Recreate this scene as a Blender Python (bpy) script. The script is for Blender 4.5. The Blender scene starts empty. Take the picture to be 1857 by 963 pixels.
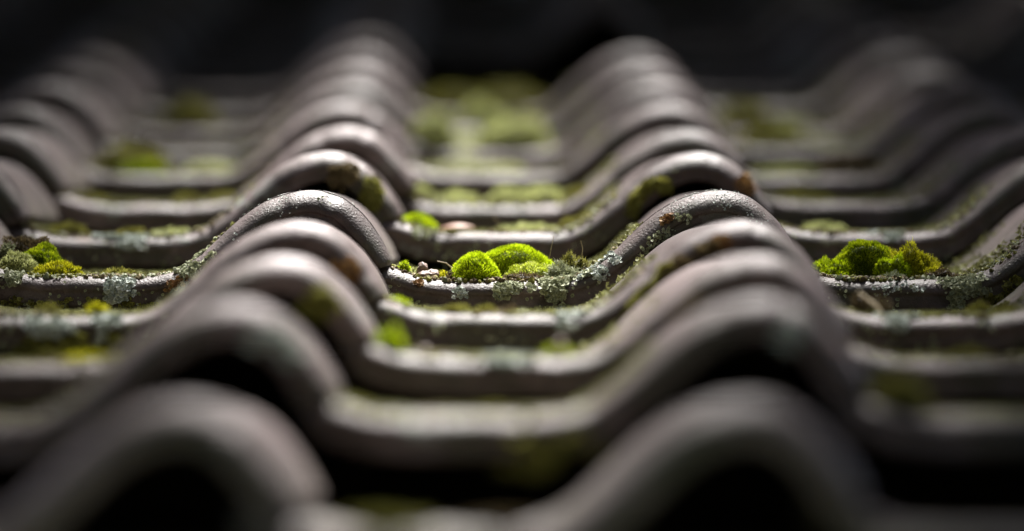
import bpy, bmesh, math, random
from mathutils import Vector, Matrix, noise
import numpy as np

# ------------------------------------------------------------------ camera, sky, sun, exposure
S = bpy.context.scene
PITCH = 0.20                      # cover width of one pantile (m)
GAUGE = 0.30                      # visible length of one course (m)
FPX = 13610.0                     # focal length in pixels of the 1857 px wide photo
W0, H0 = 1857.0, 963.0
XV, YV = 850.0, -442.0            # where the upslope direction vanishes
A_, B_ = 0.001366, 0.0001103      # 1/(pixels per pitch) = A + B*row
D0 = FPX * PITCH * A_
PT = math.atan((H0/2 - YV) / FPX)
YW = math.atan((W0/2 - XV) / FPX)
HC = 1.075 * PITCH * math.cos(PT)
ROOF = Matrix.Translation((0, 0, 4.2)) @ Matrix.Rotation(math.radians(25), 4, 'X')

Fv = Vector((math.sin(YW)*math.cos(PT), math.cos(YW)*math.cos(PT), -math.sin(PT))).normalized()
Rv = Fv.cross(Vector((0, 0, 1))).normalized()
Uv = Rv.cross(Fv).normalized()
CAMP = Vector((0, -(D0 - HC*math.sin(PT)) / math.cos(PT), HC))
cam_d = bpy.data.cameras.new('camera')
cam = bpy.data.objects.new('camera', cam_d)
S.collection.objects.link(cam)
cam_d.sensor_width = 36.0
cam_d.lens = FPX * 36.0 / W0
cam_d.clip_start = 0.05
cam_d.clip_end = 3000
cam_d.dof.use_dof = True
cam_d.dof.focus_distance = D0 + 0.012
cam_d.dof.aperture_fstop = 5.2
m = Matrix.Identity(4)
for i in range(3):
    m[i][0] = Rv[i]; m[i][1] = Uv[i]; m[i][2] = -Fv[i]; m[i][3] = CAMP[i]
cam.matrix_world = ROOF @ m
S.camera = cam

SUN_LOCAL = Vector((0.10, 0.48, 0.87)).normalized()      # towards the sun, in roof axes
SUN_W = (ROOF.to_3x3() @ SUN_LOCAL).normalized()
wd = bpy.data.worlds.new('World'); S.world = wd; wd.use_nodes = True
nt = wd.node_tree
sky = nt.nodes.new('ShaderNodeTexSky'); sky.sky_type = 'NISHITA'; sky.sun_disc = False
sky.sun_elevation = math.asin(SUN_W.z)
sky.sun_rotation = math.atan2(SUN_W.x, SUN_W.y)
sky.air_density = 1.0; sky.dust_density = 4.0; sky.ozone_density = 0.6
bg = nt.nodes['Background']; bg.inputs['Strength'].default_value = 0.05
nt.links.new(sky.outputs[0], bg.inputs['Color'])
sd = bpy.data.lights.new('sun', 'SUN'); sd.energy = 4.6; sd.angle = math.radians(18); sd.color = (1.0, 0.97, 0.94)
sun = bpy.data.objects.new('sun', sd); S.collection.objects.link(sun)
sun.rotation_euler = (-SUN_W).to_track_quat('-Z', 'Y').to_euler()
sun.location = (0, 0, 12)
S.view_settings.view_transform = 'Standard'; S.view_settings.look = 'None'
S.view_settings.gamma = 1.0; S.view_settings.use_curve_mapping = False
S.view_settings.exposure = 2.2
S.cycles.use_denoising = True
S.cycles.max_bounces = 8

# ------------------------------------------------------------------ helpers
rng = random.Random(7)
ROOFED = []            # things built in roof axes, moved onto the slope at the end

def tag(o, label=None, cat=None, group=None, kind=None):
    if label: o['label'] = label
    if cat: o['category'] = cat
    if group: o['group'] = group
    if kind: o['kind'] = kind
    return o

def link(name, me, mat=None, parent=None, roof=True):
    o = bpy.data.objects.new(name, me); S.collection.objects.link(o)
    if mat is not None and me is not None:
        me.materials.clear(); me.materials.append(mat)
    if parent: o.parent = parent
    elif roof: ROOFED.append(o)
    return o

def mesh_np(name, V, F, smooth=True, tint=None):
    me = bpy.data.meshes.new(name)
    me.from_pydata([tuple(v) for v in V], [], F)
    me.update()
    if smooth: me.polygons.foreach_set('use_smooth', [True]*len(me.polygons))
    if tint is not None:
        a = me.attributes.new('tint', 'FLOAT', 'POINT'); a.data.foreach_set('value', tint)
    return me

def mat_new(name):
    m_ = bpy.data.materials.new(name); m_.use_nodes = True
    n = m_.node_tree.nodes; l = m_.node_tree.links
    return m_, n, l, n['Principled BSDF']

def ramp(n, pts):
    r = n.new('ShaderNodeValToRGB'); e = r.color_ramp.elements
    while len(e) < len(pts): e.new(0.5)
    for i, (p, c) in enumerate(pts):
        e[i].position = p; e[i].color = (*c, 1) if len(c) == 3 else c
    return r

def mixc(n, l, fac, a, b):
    x = n.new('ShaderNodeMix'); x.data_type = 'RGBA'
    if isinstance(fac, float): x.inputs[0].default_value = fac
    else: l.new(fac, x.inputs[0])
    for s_, v in ((6, a), (7, b)):
        if isinstance(v, tuple): x.inputs[s_].default_value = (*v, 1)
        else: l.new(v, x.inputs[s_])
    return x.outputs[2]

def math_(n, l, op, a, b=None):
    x = n.new('ShaderNodeMath'); x.operation = op
    for i, v in enumerate((a, b)):
        if v is None: continue
        if isinstance(v, (int, float)): x.inputs[i].default_value = v
        else: l.new(v, x.inputs[i])
    return x.outputs[0]

# ------------------------------------------------------------------ materials
def make_tile_material():
    m_, n, l, b = mat_new('glazed_tile')
    tc = n.new('ShaderNodeTexCoord'); oi = n.new('ShaderNodeObjectInfo')
    off = n.new('ShaderNodeVectorMath'); off.operation = 'MULTIPLY_ADD'
    cmb = n.new('ShaderNodeCombineXYZ')
    for i in range(3): l.new(oi.outputs['Random'], cmb.inputs[i])
    l.new(cmb.outputs[0], off.inputs[0]); off.inputs[1].default_value = (37, 61, 83); l.new(tc.outputs['Object'], off.inputs[2])
    P_ = off.outputs[0]
    def nz(scale, detail=4, rough=.55, dist=0):
        t = n.new('ShaderNodeTexNoise'); t.inputs['Scale'].default_value = scale
        t.inputs['Detail'].default_value = detail; t.inputs['Roughness'].default_value = rough
        t.inputs['Distortion'].default_value = dist
        l.new(P_, t.inputs['Vector']); return t.outputs['Fac']
    big = nz(9); mid = nz(45, 5); fine = nz(800, 3); crust = nz(120, 6, .7, .6)
    base = ramp(n, [(0.30, (0.064, 0.046, 0.042)), (0.55, (0.114, 0.089, 0.086)), (0.75, (0.180, 0.149, 0.149))])
    l.new(big, base.inputs[0])
    # mottled weathering: darker and browner blotches at two sizes
    w1 = ramp(n, [(0.36, (0.52, 0.46, 0.42)), (0.62, (1.16, 1.14, 1.14))]); l.new(nz(70, 6, .65, .8), w1.inputs[0])
    # per-tile brightness
    pt = mixc(n, l, oi.outputs['Random'], (0.80, 0.77, 0.76), (1.16, 1.13, 1.13))
    mu = n.new('ShaderNodeMix'); mu.data_type = 'RGBA'; mu.blend_type = 'MULTIPLY'; mu.inputs[0].default_value = 1
    l.new(base.outputs[0], mu.inputs[6]); l.new(pt, mu.inputs[7])
    m2 = n.new('ShaderNodeMix'); m2.data_type = 'RGBA'; m2.blend_type = 'MULTIPLY'; m2.inputs[0].default_value = 1
    w2 = ramp(n, [(0.36, (0.66, 0.60, 0.54)), (0.58, (1.08, 1.07, 1.06))]); l.new(nz(21, 5, .6, 1.2), w2.inputs[0])
    m3 = n.new('ShaderNodeMix'); m3.data_type = 'RGBA'; m3.blend_type = 'MULTIPLY'; m3.inputs[0].default_value = 1
    l.new(w1.outputs[0], m3.inputs[6]); l.new(w2.outputs[0], m3.inputs[7])
    l.new(mu.outputs[2], m2.inputs[6]); l.new(m3.outputs[2], m2.inputs[7]); col = m2.outputs[2]
    # rusty bare clay blotches
    r1 = ramp(n, [(0.66, (0, 0, 0)), (0.71, (1, 1, 1))]); l.new(nz(26, 5, .6, .4), r1.inputs[0])
    r2 = ramp(n, [(0.47, (0, 0, 0)), (0.62, (1, 1, 1))]); l.new(mid, r2.inputs[0])
    rust = math_(n, l, 'MULTIPLY', r1.outputs[0], r2.outputs[0])
    col = mixc(n, l, math_(n, l, 'MULTIPLY', rust, 0.55), col, (0.15, 0.055, 0.026))
    # algae film in the pans (low part of the profile) and behind the nose
    sep = n.new('ShaderNodeSeparateXYZ'); l.new(tc.outputs['Object'], sep.inputs[0])
    low = n.new('ShaderNodeMapRange'); l.new(sep.outputs['Z'], low.inputs[0])
    low.inputs[1].default_value = -0.012; low.inputs[2].default_value = -0.046; low.inputs[3].default_value = 0.0; low.inputs[4].default_value = 1.0
    back = n.new('ShaderNodeMapRange'); l.new(sep.outputs['Y'], back.inputs[0])
    back.inputs[1].default_value = 0.000; back.inputs[2].default_value = 0.05; back.inputs[3].default_value = 0.0; back.inputs[4].default_value = 1.0
    af = math_(n, l, 'MULTIPLY', low.outputs[0], back.outputs[0])
    ra = ramp(n, [(0.44, (0, 0, 0)), (0.56, (1, 1, 1))]); l.new(crust, ra.inputs[0])
    af = math_(n, l, 'MULTIPLY', af, ra.outputs[0])
    algae = ramp(n, [(0.35, (0.030, 0.034, 0.010)), (0.6, (0.085, 0.085, 0.032))]); l.new(mid, algae.inputs[0])
    col = mixc(n, l, math_(n, l, 'MULTIPLY', af, 0.85), col, algae.outputs[0])
    # pale lichen crust in sparse patches
    p1 = ramp(n, [(0.60, (0, 0, 0)), (0.66, (1, 1, 1))]); l.new(nz(17, 3), p1.inputs[0])
    p2 = ramp(n, [(0.50, (0, 0, 0)), (0.56, (1, 1, 1))]); l.new(crust, p2.inputs[0])
    lich = math_(n, l, 'MULTIPLY', p1.outputs[0], p2.outputs[0])
    lich = math_(n, l, 'MULTIPLY', lich, math_(n, l, 'ADD', math_(n, l, 'MULTIPLY', low.outputs[0], 0.75), 0.12))
    col = mixc(n, l, lich, col, (0.33, 0.37, 0.32))
    # green and brown staining on the butt face under the rounded nose
    gf = n.new('ShaderNodeMapRange'); l.new(sep.outputs['Y'], gf.inputs[0])
    gf.inputs[1].default_value = 0.006; gf.inputs[2].default_value = 0.001; gf.inputs[3].default_value = 0.0; gf.inputs[4].default_value = 1.0
    g2 = ramp(n, [(0.46, (0, 0, 0)), (0.60, (1, 1, 1))]); l.new(nz(24, 6, .7, .5), g2.inputs[0])
    gs = math_(n, l, 'MULTIPLY', gf.outputs[0], g2.outputs[0])
    col = mixc(n, l, math_(n, l, 'MULTIPLY', gs, 0.7), col, (0.035, 0.036, 0.014))
    l.new(col, b.inputs['Base Color'])
    grow = math_(n, l, 'MAXIMUM', lich, math_(n, l, 'MULTIPLY', af, 0.9))
    ro = ramp(n, [(0.3, (0.54,)*3), (0.7, (0.70,)*3)]); l.new(mid, ro.inputs[0])
    l.new(mixc(n, l, grow, ro.outputs[0], (0.85, 0.85, 0.85)), b.inputs['Roughness'])
    b.inputs['Specular IOR Level'].default_value = 0.5
    cw = n.new('ShaderNodeMath'); cw.operation = 'SUBTRACT'; cw.inputs[0].default_value = 0.18; l.new(math_(n, l, 'MULTIPLY', grow, 0.18), cw.inputs[1])
    l.new(cw.outputs[0], b.inputs['Coat Weight']); b.inputs['Coat Roughness'].default_value = 0.40
    # relief: pimples and pits of the glaze, grown crust on top
    vo = n.new('ShaderNodeTexVoronoi'); vo.inputs['Scale'].default_value = 520; l.new(P_, vo.inputs['Vector'])
    vr = ramp(n, [(0.10, (1, 1, 1)), (0.30, (0, 0, 0))]); l.new(vo.outputs['Distance'], vr.inputs[0])
    pim = math_(n, l, 'MULTIPLY', vr.outputs[0], r2.outputs[0])
    h = math_(n, l, 'ADD', math_(n, l, 'MULTIPLY', fine, 0.8), math_(n, l, 'MULTIPLY', mid, 1.0))
    h = math_(n, l, 'ADD', h, math_(n, l, 'MULTIPLY', pim, 0.45))
    h = math_(n, l, 'ADD', h, math_(n, l, 'MULTIPLY', grow, 1.2))
    bu = n.new('ShaderNodeBump'); bu.inputs['Strength'].default_value = 0.55; bu.inputs['Distance'].default_value = 0.0012
    l.new(h, bu.inputs['Height']); l.new(bu.outputs[0], b.inputs['Normal'])
    l.new(bu.outputs[0], b.inputs['Coat Normal'])
    return m_

def make_moss_material(name, dark, midc, light, trans=0.35):
    m_, n, l, b = mat_new(name)
    at = n.new('ShaderNodeAttribute'); at.attribute_name = 'tint'
    r = ramp(n, [(0.0, dark), (0.5, midc), (1.0, light)]); l.new(at.outputs['Fac'], r.inputs[0])
    l.new(r.outputs[0], b.inputs['Base Color']); b.inputs['Roughness'].default_value = 0.65
    b.inputs['Specular IOR Level'].default_value = 0.25
    tr = n.new('ShaderNodeBsdfTranslucent'); l.new(r.outputs[0], tr.inputs['Color'])
    mx = n.new('ShaderNodeMixShader'); mx.inputs[0].default_value = trans
    l.new(b.outputs[0], mx.inputs[1]); l.new(tr.outputs[0], mx.inputs[2])
    l.new(mx.outputs[0], n['Material Output'].inputs['Surface'])
    return m_

def make_plain(name, c1, c2, scale=40, rough=0.8, bump=0.4, dist=0.002, spec=0.4):
    m_, n, l, b = mat_new(name)
    tc = n.new('ShaderNodeTexCoord')
    t = n.new('ShaderNodeTexNoise'); t.inputs['Scale'].default_value = scale; t.inputs['Detail'].default_value = 5
    l.new(tc.outputs['Object'], t.inputs['Vector'])
    r = ramp(n, [(0.35, c1), (0.65, c2)]); l.new(t.outputs['Fac'], r.inputs[0]); l.new(r.outputs[0], b.inputs['Base Color'])
    b.inputs['Roughness'].default_value = rough; b.inputs['Specular IOR Level'].default_value = spec
    bu = n.new('ShaderNodeBump'); bu.inputs['Strength'].default_value = bump; bu.inputs['Distance'].default_value = dist
    l.new(t.outputs['Fac'], bu.inputs['Height']); l.new(bu.outputs[0], b.inputs['Normal'])
    return m_

M_TILE = make_tile_material()
MOSS = {
    'bright': make_moss_material('bright_moss', (0.11, 0.13, 0.002), (0.42, 0.55, 0.004), (0.70, 0.80, 0.03)),
    'green':  make_moss_material('green_moss',  (0.035, 0.055, 0.002), (0.23, 0.31, 0.004), (0.62, 0.68, 0.02)),
    'yellow': make_moss_material('yellow_moss', (0.11, 0.10, 0.004), (0.46, 0.46, 0.010), (0.80, 0.74, 0.05)),
    'olive':  make_moss_material('olive_moss',  (0.040, 0.038, 0.008), (0.19, 0.18, 0.035), (0.38, 0.38, 0.09)),
    'pale':   make_moss_material('pale_moss',   (0.16, 0.17, 0.06), (0.46, 0.49, 0.20), (0.72, 0.74, 0.38)),
    'brown':  make_moss_material('brown_moss',  (0.03, 0.022, 0.010), (0.13, 0.095, 0.045), (0.30, 0.24, 0.12), 0.2),
    'frost':  make_moss_material('frosted_moss', (0.16, 0.20, 0.01), (0.50, 0.58, 0.03), (0.85, 0.84, 0.42)),
    'lichen': make_moss_material('pale_lichen', (0.16, 0.19, 0.15), (0.36, 0.40, 0.35), (0.66, 0.69, 0.64), 0.1),
    'sage':   make_moss_material('sage_lichen', (0.12, 0.13, 0.07), (0.26, 0.28, 0.16), (0.48, 0.50, 0.34), 0.15),
    'orange': make_moss_material('orange_lichen', (0.07, 0.035, 0.015), (0.20, 0.10, 0.035), (0.38, 0.24, 0.09), 0.1),
    'litter': make_moss_material('roof_litter', (0.05, 0.045, 0.015), (0.16, 0.16, 0.055), (0.36, 0.38, 0.14), 0.2),
}
M_FELT = make_plain('roofing_felt', (0.012, 0.011, 0.010), (0.022, 0.020, 0.018), 90, 0.9)
M_WOOD = make_plain('old_timber', (0.05, 0.035, 0.022), (0.09, 0.065, 0.04), 20, 0.8)
M_PLASTER = make_plain('rendered_wall', (0.10, 0.085, 0.07), (0.15, 0.13, 0.105), 6, 0.9)
M_GROUND = make_plain('grass_ground', (0.018, 0.024, 0.010), (0.035, 0.038, 0.018), 3, 0.95)
M_BARK = make_plain('bark', (0.03, 0.022, 0.015), (0.075, 0.055, 0.038), 30, 0.9, 0.8, 0.01)
M_LEAF = make_moss_material('tree_leaves', (0.010, 0.016, 0.005), (0.020, 0.032, 0.009), (0.035, 0.052, 0.014), 0.06)
M_SHELL = make_plain('seed_husk', (0.09, 0.060, 0.042), (0.24, 0.17, 0.135), 300, 0.55)
M_PINK = make_plain('fallen_leaf', (0.20, 0.10, 0.065), (0.32, 0.18, 0.12), 90, 0.5)
M_STRAW = make_plain('dry_stem', (0.25, 0.19, 0.09), (0.42, 0.34, 0.2), 200, 0.6)

# ------------------------------------------------------------------ the pantile
# profile in pitches: x measured from the crest of the roll of the neighbour on the left
PROF = [(.150, -.196), (.170, -.190), (.195, -.192), (.225, -.203), (.262, -.2155), (.305, -.2215), (.36, -.2235), (.45, -.224),
        (.54, -.2235), (.60, -.2225), (.645, -.217), (.69, -.200), (.735, -.167), (.78, -.125), (.825, -.082), (.87, -.045), (.92, -.018),
        (.96, -.0055), (1.0, 0), (1.045, -.004), (1.085, -.019), (1.12, -.043), (1.15, -.073), (1.175, -.107), (1.195, -.140), (1.207, -.168)]
def catmull(pts, sub):
    out = []
    for i in range(len(pts)-1):
        p0 = pts[max(i-1, 0)]; p1 = pts[i]; p2 = pts[i+1]; p3 = pts[min(i+2, len(pts)-1)]
        for j in range(sub):
            t = j/sub
            out.append(tuple(0.5*((2*b)+(-a+c)*t+(2*a-5*b+4*c-d)*t*t+(-a+3*b-3*c+d)*t**3) for a, b, c, d in zip(p0, p1, p2, p3)))
    out.append(pts[-1]); return out
PR = np.array(catmull(PROF, 4))
_t = np.gradient(PR, axis=0); _t /= np.linalg.norm(_t, axis=1)[:, None]
PN = np.stack([-_t[:, 1], _t[:, 0]], 1)
TH = 0.0165; LEN = 0.355
TILT = math.atan((TH + 0.0015) / GAUGE)

def rn_at(z):
    t = min(1, max(0, (z+.21)/.16)); t = t*t*(3-2*t)
    return .0064+(.0106-.0064)*t
def nose_loop(RN):
    """closed loop (y, depth) from the head along the top, round the nose, back along the underside"""
    L = [(y, 0.0) for y in (LEN, .30, .24, .18, .13, .09, .06, .04, .028, .018, .011)]
    for i in range(0, 9):
        a = i/8*math.pi/2
        L.append((RN*1.35*(1-math.sin(a)), RN*(1-math.cos(a))))
    L += [(a, RN+(TH-RN)*b) for a, b in ((0.0003, .07), (.0009, .14), (.0011, .21), (.0010, .30), (.0009, .44), (.0009, .60), (.0010, .76), (.0016, .92))]
    L += [(.003, TH),
          (.012, TH), (.020, TH-.002), (.030, .0105), (.06, .010), (.12, .010), (.22, .010), (.30, .010), (LEN, .010)]
    return L
LOOP = nose_loop(.0102)

def tile_mesh(seed):
    r = random.Random(seed)
    ph = [r.uniform(0, 100) for _ in range(3)]
    V = []; F = []
    nu = len(PR); nl = len(LOOP)
    def warp(x, y, z):
        q = Vector((x*9+ph[0], y*6+ph[1], z*9+ph[2]))
        w = noise.noise_vector(q)*0.0010 + noise.noise_vector(q*4.3)*0.0005 + noise.noise_vector(q*17)*0.00022
        return (x+w[0], y+w[1], z+w[2]*1.1)
    cols = []
    def column(px, pz, nx, nz_, shrink):
        c = []
        mid_ = 0.5*0.010
        for (y, d) in nose_loop(rn_at(pz)):
            dd = (d-mid_)*shrink+mid_
            nick = max(0, noise.noise(Vector((px*14+ph[0], pz*14, ph[1])))-.30)*.0042*(1 if y < .015 and d < TH*.8 else 0)
            y = y+nick; dd = dd+nick*.5
            c.append(len(V))
            V.append(warp((px-1.0)*PITCH - nx*dd, y + (0.0012 if shrink < 1 and y < .01 else 0), pz*PITCH - nz_*dd))
        cols.append(c)
    for e, sh in ((-.010, .45), (-.006, .85)):
        column(PR[0][0]+e, PR[0][1]-e*.2, PN[0][0], PN[0][1], sh)
    for i in range(nu): column(PR[i][0], PR[i][1], PN[i][0], PN[i][1], 1.0)
    tx, tz = _t[-1]
    for e, sh in ((.006, .9), (.011, .55)):
        column(PR[-1][0]+tx*e, PR[-1][1]+tz*e, PN[-1][0], PN[-1][1], sh)
    for a, b in zip(cols[:-1], cols[1:]):
        for j in range(nl):
            k = (j+1) % nl
            F.append((a[j], b[j], b[k], a[k]))
    F.append(tuple(cols[0])); F.append(tuple(reversed(cols[-1])))
    me = mesh_np('pantile', V, F)
    bm = bmesh.new(); bm.from_mesh(me); bmesh.ops.recalc_face_normals(bm, faces=bm.faces); bm.to_mesh(me); bm.free()
    me.materials.append(M_TILE)
    return me
VARIANTS = [tile_mesh(11*i+3) for i in range(7)]

# measured crests: row -> (left crest u, right crest u, v)
MEAS = {-4: (322, 1350, 724), -3: (409, 1375, 541), -2: (499, 1368, 459), -1: (536, 1341, 396), 0: (558, 1298, 342), 1: (587, 1264, 273),
        2: (624, 1243, 231), 3: (621, 1211, 185), 4: (634, 1196, 150), 5: (645, 1171, 117), 6: (652, 1148, 88)}
def sk(k): return 1.0/(A_+B_*k)
def row_y(k): return k*GAUGE
def pix(u, v, Y):
    """point of the plane y = Y (roof axes) seen at photo pixel (u, v)"""
    d = Fv + Rv*((u-W0/2)/FPX) - Uv*((v-H0/2)/FPX)
    t = (Y-CAMP.y)/d.y
    return CAMP + d*t
def to_pix(p):
    q = Vector(p)-CAMP; d = q.dot(Fv)
    return (W0/2+FPX*q.dot(Rv)/d, H0/2-FPX*q.dot(Uv)/d)

TM = {}
COLS = range(-3, 6); ROWS = range(-4, 17)
MISSING = {(7, 1), (8, 1), (9, 1)}
rt = random.Random(5)
ORD = ['', 'first', 'second', 'third', 'fourth', 'fifth', 'sixth', 'seventh', 'eighth', 'ninth', 'tenth', 'eleventh', 'twelfth', 'thirteenth', 'fourteenth', 'fifteenth', 'sixteenth']
for k in ROWS:
    s = sk(k)
    if k in MEAS: xl, xr, v = MEAS[k]
    else: xl, xr, v = XV-.40*s, XV+.60*s, YV+1.075*s
    pl, pr = pix(xl, v, row_y(k)), pix(xr, v, row_y(k))
    mid_x = (pl.x+pr.x)/2
    for c in COLS:
        # c = 0: roll at the left crest, c = 1: roll at the right crest
        if c == 0: X = pl.x
        elif c == 1: X = pr.x
        else: X = mid_x + (c-.5)*PITCH
        if c not in (0, 1): X += rt.uniform(-.0015, .0015)
        Z = pl.z + rt.uniform(-.0008, .0008) + (0 if c in (0, 1) else rt.uniform(-.0012, .0012))
        # tilt each course so that its head lies under the next
        kn = k+1
        vn = MEAS[kn][2] if kn in MEAS else YV+1.075*sk(kn)
        zn = pix(xl, vn, row_y(kn)).z
        tilt = math.atan((TH+.0015-(zn-pl.z))/GAUGE)
        va = math.atan((HC - Z + .224*PITCH)/(row_y(k)-CAMP.y))
        tilt = max(tilt, va-math.radians(.30 if k < 3 else .7))
        if k == -4: tilt = math.radians(5.1)
        M = Matrix.Translation((X, row_y(k)+rt.uniform(-.002, .002), Z)) @ Matrix.Rotation(-tilt, 4, 'X') @ Matrix.Rotation(rt.uniform(-.012, .012)+(.022 if (k, c) == (0, 0) else 0), 4, 'Y') @ Matrix.Rotation(rt.uniform(-.010, .010), 4, 'Z')
        TM[(k, c)] = M

def surf(k, c, q, w):
    """roof-axes point and normal on tile (k, c); q across in pitches (.15 .. 1.2), w > 0 behind the nose, w < 0 over it and down the face"""
    i = int(np.argmin(np.abs(PR[:, 0]-q))); px, pz = PR[i]; nx, nz_ = PN[i]
    RN = rn_at(pz)
    if w >= 0: y, d, ny, nn = RN*1.35+w, 0.0, 0.0, 1.0
    elif w > -RN*math.pi/2:
        a = -w/RN; y, d, ny, nn = RN*1.35*(1-math.sin(a)), RN*(1-math.cos(a)), -math.sin(a), math.cos(a)
    else: y, d, ny, nn = 0.0003, RN+(-w-RN*math.pi/2), -1.0, 0.0
    M = TM[(k, c)]
    p = Vector(((q-1.0)*PITCH - nx*d, y, pz*PITCH - nz_*d))
    nrm = Vector((nx*nn, ny, nz_*nn)).normalized()
    return M @ p, (M.to_3x3() @ nrm).normalized()

def find_q(k, c, u, w=0.0):
    """profile position whose screen x is u"""
    best = None
    for i in range(0, len(PR), 1):
        p, _ = surf(k, c, PR[i][0], w); e = abs(to_pix(p)[0]-u)
        if best is None or e < best[0]: best = (e, PR[i][0])
    return best[1]

def row_words(k):
    if k == 0: return 'in the sharp in-focus row'
    return f"{ORD[abs(k)]} row {'uphill of' if k > 0 else 'downhill of'} the sharp row"
def col_words(c):
    if c == 1: return 'centre column'
    return f"{ORD[abs(c-1)]} column {'right' if c > 1 else 'left'} of centre"
for (k, c), M in TM.items():
    if (k, c) in MISSING: continue
    o = bpy.data.objects.new('pantile', VARIANTS[rt.randrange(len(VARIANTS))])
    S.collection.objects.link(o); o.matrix_world = M; ROOFED.append(o)
    tag(o, f"brown glazed roof tile, {col_words(c)}, {row_words(k)}", 'roof tile', 'brown glazed pantiles of the roof')

# ------------------------------------------------------------------ roof deck, battens, house, ground
def box(name, x0, x1, y0, y1, z0, z1, mat, roof=True, parent=None):
    bm = bmesh.new(); bmesh.ops.create_cube(bm, size=1)
    for v in bm.verts:
        v.co = Vector(((x0+x1)/2+v.co.x*(x1-x0), (y0+y1)/2+v.co.y*(y1-y0), (z0+z1)/2+v.co.z*(z1-z0)))
    bmesh.ops.bevel(bm, geom=bm.edges[:], offset=min(x1-x0, y1-y0, z1-z0)*.06, segments=1, affect='EDGES')
    me = bpy.data.meshes.new(name); bm.to_mesh(me); bm.free()
    return link(name, me, mat, parent, roof)
X0, X1 = -.93, 1.11
deck = box('roof_deck', X0, X1, -1.12, 5.2, -.150, -.128, M_FELT)
tag(deck, 'black felted roof deck showing where tiles are missing', 'roof deck')
for k in range(-3, 17):
    y = k*GAUGE+.03
    zb = TM[(k, 1)].translation.z
    b_ = box('tile_batten', X0, X1, y, y+.045, -.127, min(zb-.075, -.082), M_WOOD)
    tag(b_, f"dark timber batten under the tiles, {row_words(k)}", 'batten', 'battens under the tiles')

M4 = ROOF
eave = M4 @ Vector((0, -1.1, -.16)); top = M4 @ Vector((0, 5.2, -.16))
hb = bmesh.new()
pts = [(eave.y+.35, 0), (top.y, 0), (top.y, top.z-.05), (eave.y+.35, eave.z+.35*math.tan(math.radians(25))-.05)]
vs = [[hb.verts.new((x, p[0], p[1])) for p in pts] for x in (X0+.08, X1-.08)]
hb.faces.new(vs[0]); hb.faces.new(list(reversed(vs[1])))
for i in range(4):
    j = (i+1) % 4; hb.faces.new((vs[0][i], vs[1][i], vs[1][j], vs[0][j]))
bmesh.ops.recalc_face_normals(hb, faces=hb.faces)
me = bpy.data.meshes.new('lean_to_wall'); hb.to_mesh(me); hb.free()
tag(link('lean_to_wall', me, M_PLASTER, None, False), 'rendered wall carrying the tiled roof', 'wall')

g = bmesh.new(); bmesh.ops.create_grid(g, x_segments=8, y_segments=8, size=400)
me = bpy.data.meshes.new('ground'); g.to_mesh(me); g.free()
tag(link('ground', me, M_GROUND, None, False), kind='structure')

# ------------------------------------------------------------------ moss cushions
def fib_dome(n_, r):
    out = []
    for i in range(n_):
        t = (i+.5)/n_
        z = 1-t*1.02; a = i*2.399963+r.uniform(-.4, .4)
        rr = math.sqrt(max(0, 1-z*z)); out.append(Vector((rr*math.cos(a), rr*math.sin(a), z)))
    return out

def cushion_geo(rx, ry, rz, seed, blades, blen, bwid, lump=.16, lscale=2.2, frizz=.5, tint_noise=3.0):
    """solid dome under a pelt of tapered blades; every blade has its own tint"""
    r = random.Random(seed); ph = Vector((r.uniform(0, 50), r.uniform(0, 50), r.uniform(0, 50)))
    def shape(d):
        f = 1 + lump*noise.noise(d*lscale+ph)*1.6 + lump*.5*noise.noise(d*lscale*2.7+ph)
        return Vector((d.x*rx*f, d.y*ry*f, d.z*rz*f))
    V = []; F = []; T = []
    nu, nv = 22, 9
    for j in range(nv+1):
        e = j/nv*math.pi/2
        for i in range(nu):
            a = i/nu*2*math.pi
            d = Vector((math.cos(a)*math.cos(e), math.sin(a)*math.cos(e), math.sin(e)-.10))
            V.append(shape(d)*.95); T.append(.10+.12*noise.noise(d*5+ph))
    for j in range(nv):
        for i in range(nu):
            a = j*nu+i; b = j*nu+(i+1) % nu
            F.append((a, b, b+nu, a+nu))
    for d in fib_dome(blades, r):
        p = shape(d)
        nr = Vector((d.x/rx, d.y/ry, d.z/rz)).normalized()
        ax = (nr + Vector((0, 0, .35)) + Vector((r.gauss(0, 1), r.gauss(0, 1), r.gauss(0, 1)))*frizz*.5).normalized()
        L = blen*r.uniform(.55, 1.3)*(1+.6*noise.noise(d*lscale*2+ph))
        side = ax.cross(Vector((r.gauss(0, 1), r.gauss(0, 1), r.gauss(0, 1)))).normalized()*bwid*r.uniform(.7, 1.3)*.5
        side2 = ax.cross(side).normalized()*side.length
        base = p*.97 - ax*L*.25
        k = len(V)
        bend = Vector((r.gauss(0, 1), r.gauss(0, 1), r.gauss(0, 1)))*L*.12
        V += [base+side, base-side, base+ax*L*.6-side*.8+bend, base+ax*L*.6+side*.8+bend, base+ax*L]
        F += [(k, k+1, k+2, k+3), (k+3, k+2, k+4)]
        t = .48+.42*noise.noise(d*tint_noise+ph)+.22*noise.noise(d*9+ph)+r.uniform(-.25, .25)
        T += [t-.22, t-.22, t, t, t+.25]
    return V, F, [min(1, max(0, x)) for x in T]

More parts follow.
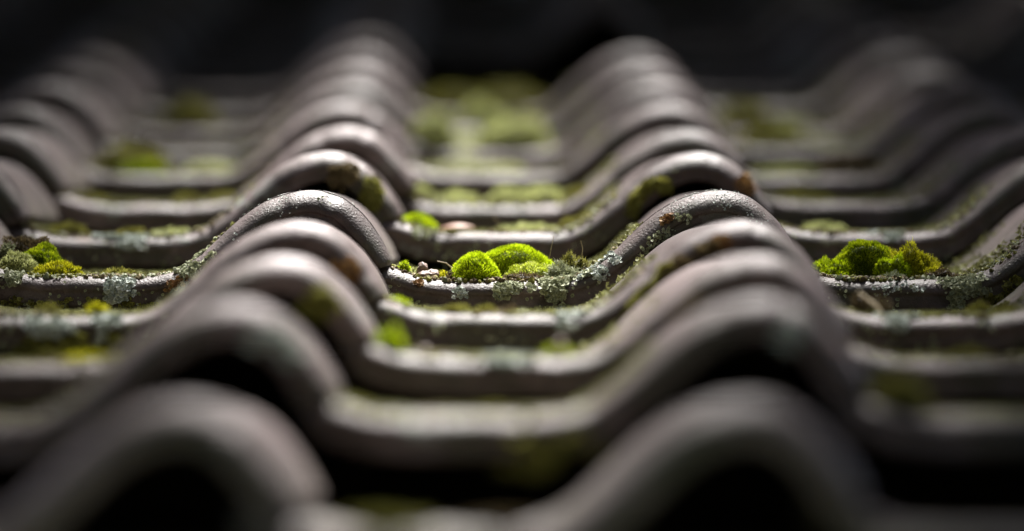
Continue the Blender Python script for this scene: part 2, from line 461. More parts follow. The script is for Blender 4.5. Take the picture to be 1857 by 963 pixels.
def moss(k, c, u, w, wpx, hpx, pal, label, depth=.8, seed=None, sharp=None, lump=.16, group='moss cushions growing on the tiles',
         name='moss_cushion', cat='moss', flat=False, frizz=.5, lscale=2.2, lift=0.0, blen=None):
    s = sk(k); mx = PITCH/s
    q = find_q(k, c, u, w); p, nrm = surf(k, c, q, w)
    rx = wpx*mx*.5; rz = hpx*mx*(.92); ry = rx*depth
    if sharp is None: sharp = abs(k) == 0
    if seed is None: seed = int(u*7+k*131+wpx)
    area = 2*math.pi*((rx*ry+rx*rz+ry*rz)/3)*1e6
    if sharp: nb = int(min(16000, area*5)); bl, bw = .0019, .00042
    else: nb = int(min(2200, 250+area*.8)); bl, bw = .0024, .0012
    if blen: bl = blen
    V, F, T = cushion_geo(rx, ry, rz, seed, nb, bl, bw, lump, lscale, frizz)
    up = nrm if flat else (nrm*.5+Vector((0, 0, 1))*.5).normalized()
    R = Vector((0, 0, 1)).rotation_difference(up).to_matrix().to_4x4()
    me = mesh_np(name, V, F, True, T)
    o = link(name, me, MOSS[pal]); o.matrix_world = Matrix.Translation(p - up*rz*.06 + Vector((0, 0, lift))) @ R
    tag(o, label, cat, group)
    return o

# --- the sharp row, centre pan
moss(0, 1, 862, .008, 88, 57, 'bright', 'bright green round moss dome at the front of the central clump', .85, lump=.08, lscale=1.5)
moss(0, 1, 932, .050, 168, 72, 'bright', 'long humped bright green moss cushion behind the round dome, central clump', .5, lump=.07, lscale=1.6)
moss(0, 1, 962, .014, 92, 33, 'frost', 'low yellow-green moss cushion with frosted tips, front of central clump', .55, lump=.15, frizz=.8)
moss(0, 1, 940, .004, 70, 14, 'brown', 'brown dried moss edge below the frosted cushion', .5, lump=.4, frizz=1.2)
moss(0, 1, 1036, .022, 46, 40, 'olive', 'dark olive feathery moss tuft at right end of the central clump', .8, lump=.5, frizz=1.8, blen=.0034)
moss(0, 1, 1012, .010, 52, 26, 'sage', 'sage green crumbly lichen tuft right of the frosted moss', .7, lump=.5, frizz=1.8, blen=.003)
moss(0, 1, 733, .004, 20, 20, 'bright', 'tiny bright green moss tuft at the foot of the left roll', .8, lump=.3, frizz=1.0)
moss(0, 1, 800, .010, 34, 14, 'yellow', 'small yellow-green moss tuft between seed husks and green dome', .7, lump=.4, frizz=1.3)
moss(0, 1, 815, .005, 22, 13, 'brown', 'small dark brown moss crumb beside the round green dome', .8, lump=.5, frizz=1.4)
moss(0, 1, 755, .016, 28, 12, 'pale', 'small pale moss pad behind the round seed husk', .8, lump=.4, frizz=1.0)
# --- the sharp row, right pan
moss(0, 2, 1566, .030, 122, 82, 'green', 'large dark green moss hump in the right-hand pan', .6, lump=.14, lscale=1.4)
moss(0, 2, 1524, .024, 70, 34, 'bright', 'lower bright green moss lobe on left slope of the dark green hump', .7, lump=.25)
moss(0, 2, 1652, .030, 108, 56, 'yellow', 'spiky yellow moss cushion on the right end of the dark green hump', .7, lump=.35, frizz=1.3, blen=.0028)
moss(0, 2, 1612, .022, 70, 46, 'bright', 'lime moss lobe joining the dark green hump to the yellow end', .7, lump=.3, frizz=.9)
moss(0, 2, 1492, .045, 40, 34, 'bright', 'small bright moss tongue emerging beside the sharp right-hand roll', .7, lump=.3)
moss(0, 2, 1622, .006, 36, 10, 'sage', 'tiny sage lichen pad below the yellow moss cushion', .7, lump=.5, frizz=1.2)
moss(0, 2, 1706, .016, 46, 18, 'brown', 'brown crumbly moss remnant right of the yellow cushion', .7, lump=.5, frizz=1.3)
# --- the sharp row, left pan
moss(0, 0, 52, .060, 110, 78, 'brown', 'brown-green moss mound behind the left cluster', .7, lump=.2, frizz=.8)
moss(0, 0, 70, .035, 96, 62, 'green', 'dark green domed moss in the left cluster', .8, lump=.12)
moss(0, 0, 102, .012, 90, 28, 'yellow', 'low bright yellow moss pad at the front of left cluster', .5, lump=.2)
moss(0, 0, 28, .020, 74, 40, 'pale', 'pale grey-green moss pad at left end of the left cluster', .7, lump=.2)
moss(0, 0, 4, .040, 30, 50, 'sage', 'grey sage moss knob cut by the left picture edge', .8, lump=.3)
moss(0, 0, 218, .050, 66, 14, 'olive', 'flat olive moss button in middle of the left sharp pan', .7, sharp=False)
# --- first row downhill
moss(-1, 0, 95, .035, 40, 20, 'olive', 'small olive moss button on left, one row below the sharp row', .8)
moss(-1, 0, 178, .030, 40, 22, 'yellow', 'small yellow moss tuft on left, one row below the sharp row', .8, lump=.35, frizz=1.2)
moss(-1, 1, 875, .030, 30, 15, 'olive', 'small olive moss button under the central clump, next row down', .8)
moss(-1, 1, 925, .040, 44, 12, 'brown', 'brown moss crumbs under the central clump, next row down', .6, lump=.4, frizz=1.2)
moss(-1, 1, 835, .045, 56, 14, 'olive', 'dark mossy fringe at left under the central clump, next row down', .5, lump=.4, frizz=1.2)
moss(-1, 1, 722, .006, 26, 8, 'bright', 'small green moss fleck at the roll foot, one row below sharp row', .8, lump=.3)
moss(-1, 2, 1775, .035, 40, 24, 'olive', 'olive moss button at right, one row below the sharp row', .8)
moss(-1, 2, 1826, .030, 42, 14, 'olive', 'flatter olive moss button at right edge, one row below sharp row', .8)
moss(-1, 2, 1575, .030, 62, 34, 'brown', 'brown crumbling moss wedge beside the right roll foot below dark green hump', .6, lump=.4, frizz=1.2)
# --- second row downhill
moss(-2, 1, 702, .002, 36, 36, 'bright', 'blurred bright moss clump at the roll foot, second row down', .8, lump=.6)
moss(-2, 1, 1018, .040, 60, 20, 'green', 'blurred green moss tuft in centre pan, second row down', .7, lump=.3)
moss(-2, 0, 92, .030, 42, 16, 'olive', 'blurred dark moss button at far left, second row down', .8)
moss(-2, 0, 160, .040, 110, 16, 'yellow', 'blurred yellow-green moss streak at left, second row down', .4, lump=.3)
moss(-2, 2, 1762, .030, 70, 20, 'olive', 'blurred low olive moss pad at right, second row down', .7)
# --- third and fourth rows downhill
moss(-3, 2, 1632, .006, 112, 70, 'olive', 'large blurred olive moss lump at right roll foot, third row down', .8)
moss(-3, 1, 648, .002, 50, 7, 'olive', 'blurred yellow moss line at left roll foot, third row down', .6)
moss(-3, 1, 900, .060, 50, 10, 'olive', 'blurred little moss pad in centre pan, third row down', .6)
# --- first row uphill
moss(1, 1, 758, .030, 64, 30, 'bright', 'bright green moss dome beside the left roll, first row uphill', .8, sharp=True)
moss(1, 1, 960, .050, 110, 16, 'pale', 'pale moss mat in centre pan, first row uphill', .5, lump=.35)
moss(1, 1, 1050, .040, 70, 16, 'olive', 'olive moss mat right in centre pan, first row uphill', .5, lump=.35)
moss(1, 0, 122, .040, 76, 26, 'olive', 'olive moss hump at left, first row uphill', .7)
moss(1, 0, 235, .040, 54, 16, 'olive', 'low olive moss pad left pan, first row uphill', .7)
moss(1, 0, 318, .040, 70, 14, 'pale', 'thin pale moss mat left pan, first row uphill', .5, lump=.3)
moss(1, 2, 1492, .050, 92, 20, 'pale', 'pale green moss pad right pan, first row uphill', .6)
# --- second row uphill
moss(2, 1, 832, .040, 76, 24, 'pale', 'small pale green moss dome left in centre pan, second row uphill', .8)
moss(2, 1, 922, .030, 78, 34, 'pale', 'pale green moss dome left of the twin pair, second row uphill', .8)
moss(2, 1, 978, .030, 78, 38, 'pale', 'taller pale green moss dome of the twin pair, second row uphill', .8)
moss(2, 1, 760, .016, 44, 26, 'pale', 'moss knob at the foot of left roll, second row uphill', .8)
moss(2, 1, 1045, .040, 60, 16, 'olive', 'flat olive moss mat right of the twin domes, second row uphill', .6)
moss(2, 0, 340, .040, 48, 20, 'olive', 'small moss button left pan, second row uphill', .8)
moss(2, 0, 402, .040, 52, 18, 'olive', 'second small moss button left pan near the roll, second row uphill', .8)
moss(2, 2, 1450, .040, 120, 22, 'olive', 'olive moss mat in the right pan, second row uphill', .6, lump=.3)
moss(2, 0, 165, .040, 60, 16, 'olive', 'dark moss pad near left roll, second row uphill', .7)
# --- further rows uphill
moss(3, 1, 925, .040, 52, 16, 'pale', 'small moss button mid pan, third row uphill', .8)
moss(3, 0, 240, .030, 140, 58, 'olive', 'big blurred green moss mound in left pan, third row uphill', .8)
moss(3, 0, 262, .010, 90, 24, 'green', 'yellow-green skirt in front of the blurred left mound', .7)
moss(3, 0, 380, .030, 110, 22, 'pale', 'blurred pale moss mat left pan beside the roll, third row uphill', .6)
moss(3, 2, 1540, .030, 110, 46, 'brown', 'blurred brown-green moss mound in right pan, third row uphill', .8)
moss(4, 1, 785, .010, 90, 70, 'pale', 'blurred pale moss mound at the left roll, fourth row uphill', .8)
moss(4, 1, 860, .030, 170, 30, 'pale', 'blurred low moss mat in centre pan, fourth row uphill', .8)
moss(4, 1, 925, .020, 140, 74, 'pale', 'blurred tall moss mound in centre pan, fourth row uphill', .8)
moss(4, 2, 1400, .030, 140, 40, 'olive', 'blurred pale moss mat beside the right roll, fourth row uphill', .8)
moss(5, 0, 352, .020, 100, 60, 'olive', 'blurred pale yellow moss lump in left pan, fifth row uphill', .8)
moss(5, 2, 1350, .030, 120, 60, 'olive', 'blurred olive moss lump beside right roll, fifth row uphill', .8)
moss(6, 1, 818, .020, 130, 46, 'olive', 'farthest blurred moss mound left before the dark gap', .8)
moss(6, 1, 925, .020, 130, 54, 'olive', 'farthest blurred moss mound right before the dark gap', .8)
for k_, u_, w_ in ((3, 850, 150), (4, 900, 160)):
    moss(k_, 1, u_, .05, w_, 22, 'pale', f'blurred low moss film across the centre pan, {ORD[k_]} row uphill', .35, lump=.4, name='moss_mat', group='low moss mats')
moss(5, 1, 870, .02, 80, 54, 'pale', 'blurred pale moss lump mid centre pan, fifth row uphill', .8, lump=.3)
moss(5, 1, 955, .02, 60, 30, 'olive', 'blurred olive moss lump right in centre pan, fifth row uphill', .8, lump=.3)
moss(-4, 1, 700, .004, 150, 22, 'olive', 'dim olive moss pad left in centre pan of the eave row', .5, lump=.4)
moss(-4, 1, 900, .004, 120, 14, 'brown', 'dim brown moss pad mid centre pan of the eave row', .5, lump=.4)
for k_, u_, w_ in ((3, 1440, 130), (4, 1470, 120), (5, 1420, 120)):
    moss(k_, 2, u_, .05, w_, 20, 'pale', f'blurred low moss film across the right pan, {ORD[k_]} row uphill', .35, lump=.4, name='moss_mat', group='low moss mats')

# ------------------------------------------------------------------ crusty lichen sheets draped over the tile noses
def flakes(spots, size, r, cup=.5):
    """many small crumpled lobes; spots = [(point, normal)]"""
    V = []; F = []; T = []
    for p, n_ in spots:
        t = n_.cross(Vector((r.gauss(0, 1), r.gauss(0, 1), r.gauss(0, 1)))).normalized(); b = n_.cross(t)
        R = size*r.uniform(.5, 1.5); k = len(V); m_ = 6; tt = r.uniform(.15, .9)
        V.append(p+n_*R*.2); T.append(max(0, tt-.3))
        for i in range(m_):
            a = i/m_*2*math.pi; rr = R*r.uniform(.6, 1.15)
            V.append(p+t*math.cos(a)*rr+b*math.sin(a)*rr+n_*R*r.uniform(0, cup*1.6)); T.append(min(1, tt+r.uniform(0, .3)))
        for i in range(m_): F.append((k, k+1+i, k+1+(i+1) % m_))
    return V, F, T

def lichen(k, c, u0, u1, w0, w1, n_, pal, label, size=.0011, seed=1, thr=-.05, name='lichen_patch'):
    r = random.Random(seed); sp = []
    q0, q1 = find_q(k, c, u0), find_q(k, c, u1)
    for _ in range(n_*4):
        if len(sp) >= n_: break
        a, b_ = r.random(), r.random()
        e = math.hypot(2*a-1, 2*b_-1)
        q = q0+(q1-q0)*a; w = w0+(w1-w0)*b_
        if noise.noise(Vector((q*PITCH*130+seed, w*130, seed*3.1))) + (.35 - e*.55) < thr: continue
        p, nn = surf(k, c, q, w); i_ = 0
        # interpolate along the profile so that lobes do not line up
        p += Vector((r.uniform(-1, 1), r.uniform(-1, 1), 0))*.0012
        sp.append((p, (nn+Vector((r.gauss(0, .4), r.gauss(0, .4), r.gauss(0, .4)))).normalized()))
    V, F, T = flakes(sp, size, r)
    o = link(name, mesh_np(name, V, F, False, T), MOSS[pal])
    tag(o, label, 'lichen', 'lichen patches crusted on the tiles')
    return o
lichen(0, 1, 1050, 1112, -.012, .020, 900, 'lichen', 'pale blue-white lichen crust on right flank of the centre pan', seed=1)
lichen(0, 1, 960, 1070, -.014, .010, 900, 'sage', 'sage green leafy lichen spilling over tile edge right of central clump', .0014, seed=2)
lichen(0, 1, 895, 945, -.013, .002, 260, 'sage', 'sparse sage lichen over tile edge below the frosted moss', seed=3)
lichen(0, 1, 820, 850, -.012, -.006, 60, 'lichen', 'tiny pale lichen speck on tile face under the round dome', .0009, seed=4)
lichen(0, 1, 1000, 1030, -.028, -.012, 90, 'sage', 'hanging lichen crumbs low on the tile face under central clump', seed=5)
lichen(0, 0, 182, 242, -.016, .003, 600, 'lichen', 'pale grey-white lichen patch on the left pan nose', seed=6)
lichen(0, 0, 0, 40, -.012, .004, 300, 'sage', 'grey-green lichen at left picture edge on the sharp row', seed=7)
lichen(0, 0, 318, 380, -.014, .012, 700, 'sage', 'grey-green lichen strip where left pan rises to the roll', seed=8)
lichen(0, 0, 60, 150, -.004, .006, 200, 'sage', 'thin scattered lichen specks in front of the left moss cluster', .0009, seed=9)
lichen(0, 2, 1700, 1780, -.018, .010, 700, 'sage', 'grey-green lichen patch right of the yellow moss cushion', seed=10)
lichen(0, 2, 1790, 1857, .0, .03, 300, 'sage', 'olive lichen fringe rising at right edge of the sharp row', seed=11)
lichen(0, 2, 1570, 1700, -.012, -.003, 60, 'lichen', 'few white lichen specks on tile edge under the dark green hump', .0009, seed=12, thr=.1)
lichen(1, 0, 165, 260, -.010, .004, 500, 'lichen', 'pale lichen patch on left pan, first row uphill', .0014, seed=13)
lichen(1, 2, 1560, 1640, -.008, .012, 500, 'lichen', 'pale lichen patch on right pan, first row uphill', .0014, seed=14)
lichen(1, 1, 735, 790, -.010, .004, 120, 'sage', 'faint lichen at left of centre pan, first row uphill', .0014, seed=15)
lichen(-1, 0, 40, 130, -.014, -.002, 400, 'lichen', 'pale lichen patch at far left, one row below sharp', .0014, seed=16)
lichen(-1, 0, 170, 220, -.016, .004, 300, 'lichen', 'pale lichen patch under yellow tuft, one row below sharp', .0014, seed=17)
lichen(-1, 2, 1590, 1670, -.010, .008, 500, 'lichen', 'pale lichen patch right of the roll foot, one row below sharp', .0014, seed=18)
lichen(-1, 1, 1000, 1080, -.010, .004, 150, 'lichen', 'faint pale lichen on centre pan, one row below sharp', .0014, seed=19)
lichen(-2, 1, 870, 965, -.008, .004, 330, 'lichen', 'blurred pale lichen patch mid centre pan, second row down', .0018, seed=20)
lichen(0, 1, 1110, 1240, -.020, -.012, 120, 'sage', 'thin lichen line under rim of the sharp right-hand roll', .0009, seed=21, thr=.05)
lichen(0, 1, 1175, 1215, -.013, -.008, 160, 'orange', 'thin rust-orange lichen under rim of sharp right-hand roll', .0009, seed=22)
lichen(0, 1, 738, 768, -.010, -.003, 220, 'orange', 'rust-orange lichen fleck at left end of the centre pan', .0009, seed=23)
lichen(0, 0, 296, 330, -.012, -.007, 90, 'orange', 'small rust-orange lichen fleck on left pan face', .0009, seed=24)

for k, c, u0, u1, w0, w1, n_, pal, lab in (
    (1, 0, 600, 690, -.026, -.010, 900, 'brown', 'brown-green moss stain on the end of left roll, first row uphill'),
    (1, 0, 680, 718, -.026, -.006, 700, 'olive', 'dark green moss stain at right shoulder of left roll, first row uphill'),
    (1, 1, 1105, 1195, -.026, -.012, 800, 'olive', 'dark green moss stain under right roll flank, first row uphill'),
    (1, 1, 1352, 1378, -.016, -.004, 160, 'orange', 'muted orange lichen on right shoulder of right roll, first row uphill'),
    (-1, 1, 1285, 1325, -.018, -.010, 90, 'orange', 'muted orange lichen under crest of right roll, one row below sharp'),
    (-1, 1, 1180, 1290, -.024, -.010, 700, 'brown', 'brown moss streak on the right roll flank, one row below sharp'),
    (-1, 1, 1090, 1200, -.026, -.011, 800, 'olive', 'olive moss streak low on the right roll flank, one row below sharp'),
    (-1, 0, 610, 690, -.022, -.012, 90, 'orange', 'muted rust lichen on left roll end, one row below sharp'),
    (-2, 0, 590, 660, -.026, -.012, 420, 'olive', 'blurred green stain on left roll end, second row down'),
    (-2, 1, 1150, 1250, -.026, -.012, 420, 'brown', 'blurred brown stain on right roll flank, second row down'),
    (-3, 0, 480, 570, -.024, -.008, 420, 'lichen', 'blurred pale lichen disc on left roll end, third row down'),
    (-3, 1, 1400, 1470, -.026, -.012, 260, 'lichen', 'blurred pale lichen disc on right roll end, third row down'),
    (-3, 1, 900, 1080, -.026, -.012, 500, 'olive', 'blurred olive moss stain on centre pan face, third row down'),
    (2, 1, 1050, 1110, -.026, -.012, 400, 'olive', 'blurred moss stain on right flank, second row uphill'),
    (0, 0, 20, 280, -.027, -.014, 420, 'olive', 'dark green crumbs low on the left pan face of the sharp row'),
    (0, 1, 860, 1000, -.028, -.018, 420, 'olive', 'dark mossy crumbs along the foot of the central tile face'),
    (0, 2, 1740, 1857, -.028, -.012, 420, 'olive', 'dark green crumbs on the right-hand tile face of sharp row'),
    (-1, 0, 30, 240, -.027, -.012, 500, 'olive', 'dark green crumbs on the left tile face, one row below sharp')):
    lichen(k, c, u0, u1, w0, w1, n_, pal, lab, .0010 if k == 0 else .0015, seed=int(u0+k*7+50), thr=-.02, name='lichen_patch' if pal in ('orange', 'lichen') else 'moss_stain')

# crumbs lying in the strip behind every nose, and grains on the tile faces: uncountable litter
r = random.Random(99); sp = []; spd = []
for k in range(-3, 7):
    for c in range(-1, 4):
        if (k, c) in MISSING: continue
        n_ = 2600 if k in (0, -1, 1) else 1300
        for _ in range(n_):
            q = .2+.62*r.random(); w = .012 + .27*r.random()
            d = noise.noise(Vector((q*PITCH*38+k*7, w*22+c*5, 1.7)))
            edge = .10 if q > .66 else -.12
            if d < edge-.08*(w > .2): continue
            p, nn = surf(k, c, q, w)
            sp.append((p+Vector((r.uniform(-.001, .001), 0, .0004)), (nn+Vector((r.gauss(0, .5), r.gauss(0, .5), 0))).normalized()))
V, F, T = flakes(sp, .0012, r, .9)
tag(link('moss_litter', mesh_np('moss_litter', V, F, False, T), MOSS['litter']), kind='stuff')
sp = []
for k, c in ((0, 0), (0, 1), (0, 2), (-1, 1), (-1, 0), (-1, 2), (1, 1), (1, 0), (1, 2)):
    for _ in range(260):
        q = .2+.9*r.random()**1.3; w = -r.uniform(.006, .025)
        if noise.noise(Vector((q*PITCH*60+k*3, w*90+c*9, 4.4))) < (.05 if q < .72 else .60): continue
        p, nn = surf(k, c, q, w); sp.append((p, nn))
V, F, T = flakes(sp, .0008, r)
V0, F0, T0 = V, F, T
sp = []
for k, c in ((0, -1), (0, 0), (0, 1), (0, 2)):
    for _ in range(420):
        q = .78+.4*r.random(); w = r.uniform(-.016, .012)
        if noise.noise(Vector((q*PITCH*70+k*3, w*90+c*9, 8.4))) < .02: continue
        p, nn = surf(k, c, q, w); sp.append((p+Vector((r.uniform(-.001, .001), 0, 0)), nn))
V1, F1, T1 = flakes(sp, .00045, r)
tag(link('lichen_specks', mesh_np('lichen_specks', V1, F1, False, T1), MOSS['lichen']), kind='stuff')
tag(link('lichen_grains', mesh_np('lichen_grains', V, F, False, T), MOSS['sage']), kind='stuff')

# ------------------------------------------------------------------ seed husks, fallen leaf, dry stems
def blob(name, rx, ry, rz, seed, rough=.12, seg=20):
    bm = bmesh.new(); bmesh.ops.create_uvsphere(bm, u_segments=seg, v_segments=seg//2+2, radius=1)
    for v in bm.verts:
        f = 1+rough*noise.noise(v.co*1.7+Vector((seed*3.3, 0, seed)))
        v.co = Vector((v.co.x*rx*f, v.co.y*ry*f, v.co.z*rz*f))
    me = bpy.data.meshes.new(name); bm.to_mesh(me); bm.free()
    me.polygons.foreach_set('use_smooth', [True]*len(me.polygons)); return me
def put(me, name, k, c, u, w, h, mat, label, cat, rot=(0, 0, 0)):
    p, nn = surf(k, c, find_q(k, c, u, w), w)
    o = link(name, me, mat); o.matrix_world = Matrix.Translation(p+Vector((0, 0, h))) @ Matrix.Rotation(rot[2], 4, 'Z') @ Matrix.Rotation(rot[0], 4, 'X') @ Matrix.Rotation(rot[1], 4, 'Y')
    tag(o, label, cat); return o
def crumbs(spots, r):
    V = []; F = []; T = []
    for p, n_, sz in spots:
        t = n_.cross(Vector((r.gauss(0, 1), r.gauss(0, 1), r.gauss(0, 1)))).normalized(); b = n_.cross(t); k = len(V); tt = r.random()
        for a in range(5):
            an = a/5*2*math.pi+r.uniform(-.3, .3); rr = sz*r.uniform(.6, 1.2)
            V.append(p+t*math.cos(an)*rr+b*math.sin(an)*rr-n_*sz*.1); T.append(tt*.5)
        for a in range(5):
            an = (a+.5)/5*2*math.pi+r.uniform(-.3, .3); rr = sz*r.uniform(.35, .8)
            V.append(p+t*math.cos(an)*rr+b*math.sin(an)*rr+n_*sz*r.uniform(.4, 1.0)); T.append(min(1, tt*.8+r.uniform(0, .25)))
        V.append(p+n_*sz*r.uniform(.8, 1.3)); T.append(min(1, tt*.8+.2))
        for a in range(5):
            c_ = (a+1) % 5
            F += [(k+a, k+c_, k+5+a), (k+c_, k+5+c_, k+5+a), (k+5+a, k+5+c_, k+10)]
    return V, F, T
for pal, nm, sd_, cnt in (('brown', 'soil_crumbs', 5, 900), ('sage', 'lichen_crumbs', 6, 420), ('olive', 'moss_crumbs', 7, 620)):
    r = random.Random(sd_); sp = []
    for k in range(-3, 6):
        for c in (0, 1, 2):
            for _ in range(cnt if k in (-1, 0, 1) else cnt//2):
                q = .19+.60*r.random(); w = -.003+.05*r.random()**1.6
                if noise.noise(Vector((q*PITCH*26+k*5.1+sd_, w*30+c*3.3, sd_*1.9))) < .10: continue
                p, nn = surf(k, c, q, w); p = p+Vector((r.uniform(-.0012, .0012), 0, 0))
                sp.append((p, nn, .0004+.0017*r.random()**2.2))
    for _ in range(420 if pal == 'brown' else 120):      # grit packed round the husks and the clump
        q = r.choice((r.uniform(.20, .36), r.uniform(.50, .74))); w = r.uniform(.0, .02)
        p, nn = surf(0, 1, q, w); sp.append((p+Vector((r.uniform(-.0012, .0012), 0, 0)), nn, r.uniform(.0003, .0013)))
    V, F, T = crumbs(sp, r)
    tag(link(nm, mesh_np(nm, V, F, False, T), MOSS[pal]), kind='stuff')
husk = blob('seed_husk', .0026, .0026, .0026, 1, .35)
put(husk, 'seed_husk', 0, 1, 766, .010, .0052, M_SHELL, 'round grey-brown seed husk perched highest beside the left roll', 'seed husk')
put(blob('husk_stub', .0012, .0012, .003, 2, .2), 'seed_husk', 0, 1, 758, .008, .0022, M_SHELL, 'tiny brown husk stub below the round seed husk', 'seed husk')
put(blob('seed_husk', .0044, .0032, .0022, 3, .7), 'seed_husk', 0, 1, 784, .008, .0022, M_SHELL, 'long pinkish-brown seed husk lying left of the yellow moss tuft', 'seed husk', (0, .15, .2))
put(blob('seed_husk', .003, .0028, .002, 4, .25), 'seed_husk', 0, 1, 770, .004, .0014, M_SHELL, 'flat pinkish husk at the front of the seed husk group', 'seed husk', (0, -.2, .4))
put(blob('pebble', .0026, .0026, .0022, 5, .2), 'pebble', -2, 1, 772, .05, .0016, M_SHELL, 'small grey pebble in centre pan, second row down', 'pebble')
put(blob('pebble', .0024, .0024, .0022, 6, .2), 'pebble', -2, 1, 1016, .012, .006, M_SHELL, 'small pinkish pebble resting in the green moss tuft', 'pebble')
# fallen leaf: a curled blade
V = []; F = []
nu, nv = 16, 8
for i in range(nu+1):
    t = i/nu; wd_ = math.sin(math.pi*t**.85)**.8*.0052+.0002
    for j in range(nv+1):
        a = (j/nv-.5)*2
        V.append(((t-.5)*.019, a*wd_, .0022*math.cos(a*1.3)*math.sin(math.pi*t)+.0008*t))
for i in range(nu):
    for j in range(nv):
        a = i*(nv+1)+j; F.append((a, a+1, a+nv+2, a+nv+1))
me = mesh_np('fallen_leaf', V, F)
o = put(me, 'fallen_leaf', 1, 1, 826, .022, .0018, M_PINK, 'pinkish-brown curled leaf lying on the centre pan, first row uphill', 'leaf')
sm = o.modifiers.new('thickness', 'SOLIDIFY'); sm.thickness = .0006

def tube_path(V, F, pts, radii, seg=9):
    prev = None
    for i, p in enumerate(pts):
        p = Vector(p); a = Vector(pts[max(i-1, 0)]); b_ = Vector(pts[min(i+1, len(pts)-1)])
        ax = (b_-a).normalized(); t = ax.cross(Vector((.31, .17, .93))).normalized()
        if t.length < .1: t = Vector((1, 0, 0))
        bt = ax.cross(t); ring = []
        for j in range(seg):
            an = j/seg*2*math.pi; rr = radii[i]*(1+.12*math.sin(3*an+i))
            ring.append(len(V)); V.append(p+t*math.cos(an)*rr+bt*math.sin(an)*rr)
        if prev:
            for j in range(seg): F.append((prev[j], prev[(j+1) % seg], ring[(j+1) % seg], ring[j]))
        prev = ring
def stem(k, c, u, w, h, pts, rad, label):
    p0, _ = surf(k, c, find_q(k, c, u, w), w); p0 = p0+Vector((0, 0, h))
    V = []; F = []
    tube_path(V, F, pts, [rad*(1-.6*i/len(pts)) for i in range(len(pts))], 6)
    o_ = link('dry_stem', mesh_np('dry_stem', V, F), M_STRAW)
    o_.matrix_world = Matrix.Translation(p0); tag(o_, label, 'stem')
stem(0, 1, 1000, .03, .010, [(0, 0, 0), (.001, 0, .006), (.0024, 0, .012)], .00022, 'fine straw-coloured stem rising from right of the green clump')
stem(1, 1, 905, .02, .002, [(0, 0, 0), (-.001, 0, .004), (-.0035, 0, .009)], .0003, 'blurred straw stem standing in centre pan, first row uphill')
stem(0, 1, 822, .03, .006, [(0, 0, 0), (-.003, 0, .0025), (-.0075, 0, .0035)], .0004, 'dry straw stem leaning left from the round green dome')
stem(-1, 2, 1585, .01, .004, [(-.006, .01, .006), (.001, .004, .001), (.006, -.003, -.005)], .0009, 'brown twig lying against the right roll foot below green hump')
stem(0, 1, 1052, .02, .008, [(0, 0, 0), (.0006, 0, .005), (-.0004, 0, .009)], .00025, 'short stem poking from the dark olive tuft')

# ------------------------------------------------------------------ unseen trees added to shape the light on the roof
def blocker(label, base, top_, limbs, centres, nleaf, leaf, seed, keep=None):
    r = random.Random(seed)
    root = bpy.data.objects.new('blocker', None); S.collection.objects.link(root); root.location = base
    tag(root, label, 'blocker', 'added trees shaping the light on the roof')
    bv = Vector(base); V = []; F = []
    tp = Vector(top_)-bv
    pts = [tp*t+Vector((.12*math.sin(t*5+seed), .12*math.cos(t*4+seed), 0)) for t in (0, .1, .3, .5, .7, .9, 1)]
    tube_path(V, F, pts, [.26, .19, .16, .14, .11, .07, .03])
    for (t0, e) in limbs:
        a = tp*t0; e = Vector(e)-bv; mid_ = a.lerp(e, .5)+Vector((0, 0, .3))
        tube_path(V, F, [a, a.lerp(mid_, .5)+Vector((0, 0, .06)), mid_, mid_.lerp(e, .5)+Vector((0, 0, .05)), e], [.085, .065, .045, .03, .012], 7)
    link('trunk', mesh_np('trunk', V, F), M_BARK, root)
    V = []; F = []; T = []
    for i in range(nleaf):
        cx, cy, cz, rx, ry, rz = centres[r.randrange(len(centres))]
        d = Vector((r.gauss(0, 1), r.gauss(0, 1), r.gauss(0, 1))).normalized()*r.random()**.4
        p = Vector((cx+d.x*rx, cy+d.y*ry, cz+d.z*rz))
        if noise.noise(p*1.9) < -.22: continue
        if keep and not keep(p, r): continue
        p -= bv
        ax = Vector((r.gauss(0, 1), r.gauss(0, 1), r.gauss(0, .6)-.3)).normalized(); sd_ = ax.cross(Vector((r.gauss(0, .6), r.gauss(0, .6), 1))).normalized()
        L = leaf*r.uniform(.7, 1.3); k = len(V)
        V += [p, p+ax*L*.5+sd_*L*.3, p+ax*L, p+ax*L*.5-sd_*L*.3]; F.append((k, k+1, k+2, k+3))
        t = r.random(); T += [t]*4
    link('crown', mesh_np('crown', V, F, False, T), M_LEAF, root)
    return root
RI = ROOF.inverted()
def gap(p, r_):
    """drop leaves inside a light opening shaped over mid-roof, and those near the sight line"""
    q = RI @ p
    if q.z < (.42 if abs(q.x) > .14 or q.y > 2.6 else .60) and q.y < 5.35: return False
    # sun ray back to the roof plane
    t = q.z/SUN_LOCAL.z; x = q.x-SUN_LOCAL.x*t; y = q.y-SUN_LOCAL.y*t
    hw = (.225 if x < -.02 else .205)*(1+.22*min(0, max(y, -1.3))+(.30 if x > 0 else 0)*max(0, min(y-.4, 1.2)))
    e = (abs((x+.02)/hw)**3 + abs((y-.10)/(2.0 if y > .1 else 1.4))**3)**(1/3)
    return e > 1+.10*noise.noise(Vector((x*6, y*3, 2)))
def rw(x, y, z): return tuple(ROOF @ Vector((x, y, z)))
left_c = []; right_c = []
for y in (-1.2, -.3, .6, 1.5, 2.4):
    left_c.append((*rw(-.95, y+.9, 1.35), .85, .7, .45)); right_c.append((*rw(1.05, y+.9, 1.35), .85, .7, .45))
for y in (-1.5, -1.0, -.5, 0, .5, 1.0, 1.5, 2.0):
    left_c += [(*rw(-.44, y+.36, .66), .34, .36, .16)]*2; right_c += [(*rw(.54, y+.36, .66), .34, .36, .16)]*2
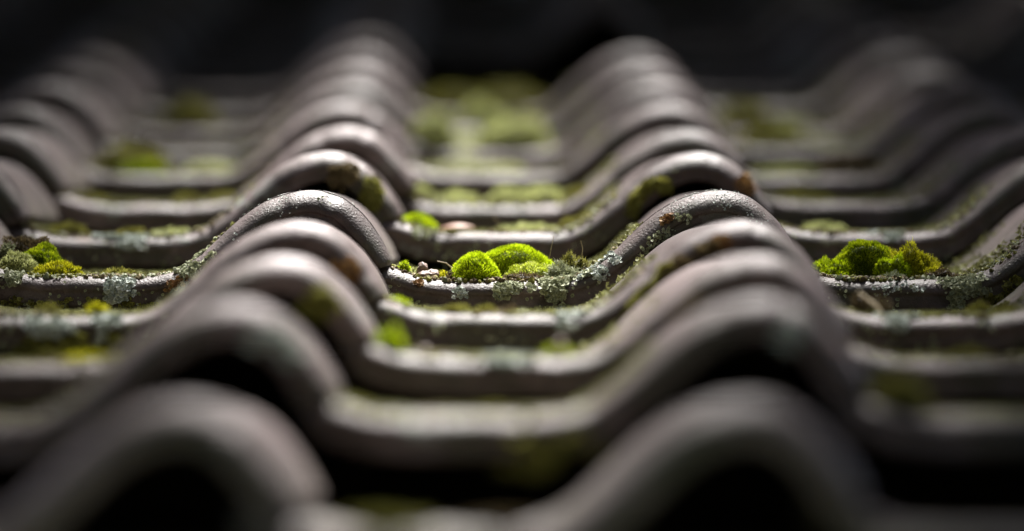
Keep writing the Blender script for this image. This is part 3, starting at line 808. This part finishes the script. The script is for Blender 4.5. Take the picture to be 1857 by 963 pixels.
for y in (-1.3, -1.0, -.7): left_c += [(*rw(-.27, y+.36, .66), .26, .25, .10)]*3; right_c += [(*rw(.40, y+.36, .66), .26, .25, .10)]*3
for x in (-.3, .1, .45): left_c += [(*rw(x, -1.25, .95), .34, .36, .22)]*2
upper_c = [(*rw(x, y, 1.5), .8, .9, .6) for x in (-1.1, -.2, .7, 1.5) for y in (2.7, 3.8, 4.9, 5.9)]
blocker('tree added left of the roof, leafy boughs shaping the light on the tiles', (-2.3, .6, 0), (-1.9, .6, 6.6), [(.78, rw(-1.0, -.2, 1.3)), (.85, rw(-.8, 1.6, 1.4)), (.8, rw(-1.0, 2.6, 1.4))], left_c+[(-2.2, .5, 6.4, 1.2, 2.2, 1.2)]*2, 72000, .075, 3, gap)  # unseen crown added to darken the left side of the roof
blocker('tree added right of the roof, leafy boughs shaping the light on the tiles', (2.5, .9, 0), (2.1, .9, 6.8), [(.76, rw(1.2, -.1, 1.3)), (.85, rw(.9, 1.4, 1.4)), (.8, rw(1.1, 2.7, 1.4))], right_c+[(2.3, .9, 6.5, 1.2, 2.2, 1.2)]*2, 72000, .075, 4, gap)  # same on the right: out-of-view boughs added to cut the sun
blocker('dense tree added behind the top of the roof to darken the far rows', (.3, 6.2, 0), (.2, 5.6, 9.0), [(.75, rw(-.8, 3.5, 1.6)), (.8, rw(.9, 3.6, 1.6)), (.9, (1.6, 6.3, 9.2))],  # added foliage out of view, dims the upper rows
     upper_c+[(*rw(x, 6.1, .6), .9, .7, 1.1) for x in (-2, -.8, .4, 1.6)]*2+[(.2, 5.8, 8.0, 2.4, 1.4, 2.0), (-1.6, 5.6, 6.8, 1.6, 1.2, 1.6), (1.9, 5.6, 6.8, 1.6, 1.2, 1.6)], 85000, .12, 5, gap)

down_c = [(x, -7.5+.5*(i % 2), z, 1.7, 1.0, 1.3) for i, x in enumerate((-4.5, -2.7, -.9, .9, 2.7, 4.5)) for z in (1.6, 3.2, 4.8, 6.2)]  # unseen foliage added to keep low sky off the butt faces
blocker('wide dense tree added downhill out of view to block sky from the tile faces', (.2, -7.8, 0), (.1, -7.4, 7.0), [(.5, (-3, -7.4, 5.5)), (.55, (3.2, -7.4, 5.6)), (.7, (-1.5, -7.2, 6.6)), (.75, (1.6, -7.2, 6.6))],
     down_c, 34000, .16, 6)

# ------------------------------------------------------------------ put everything built in roof axes onto the slope
for o in ROOFED:
    if o.parent is None: o.matrix_world = ROOF @ o.matrix_world
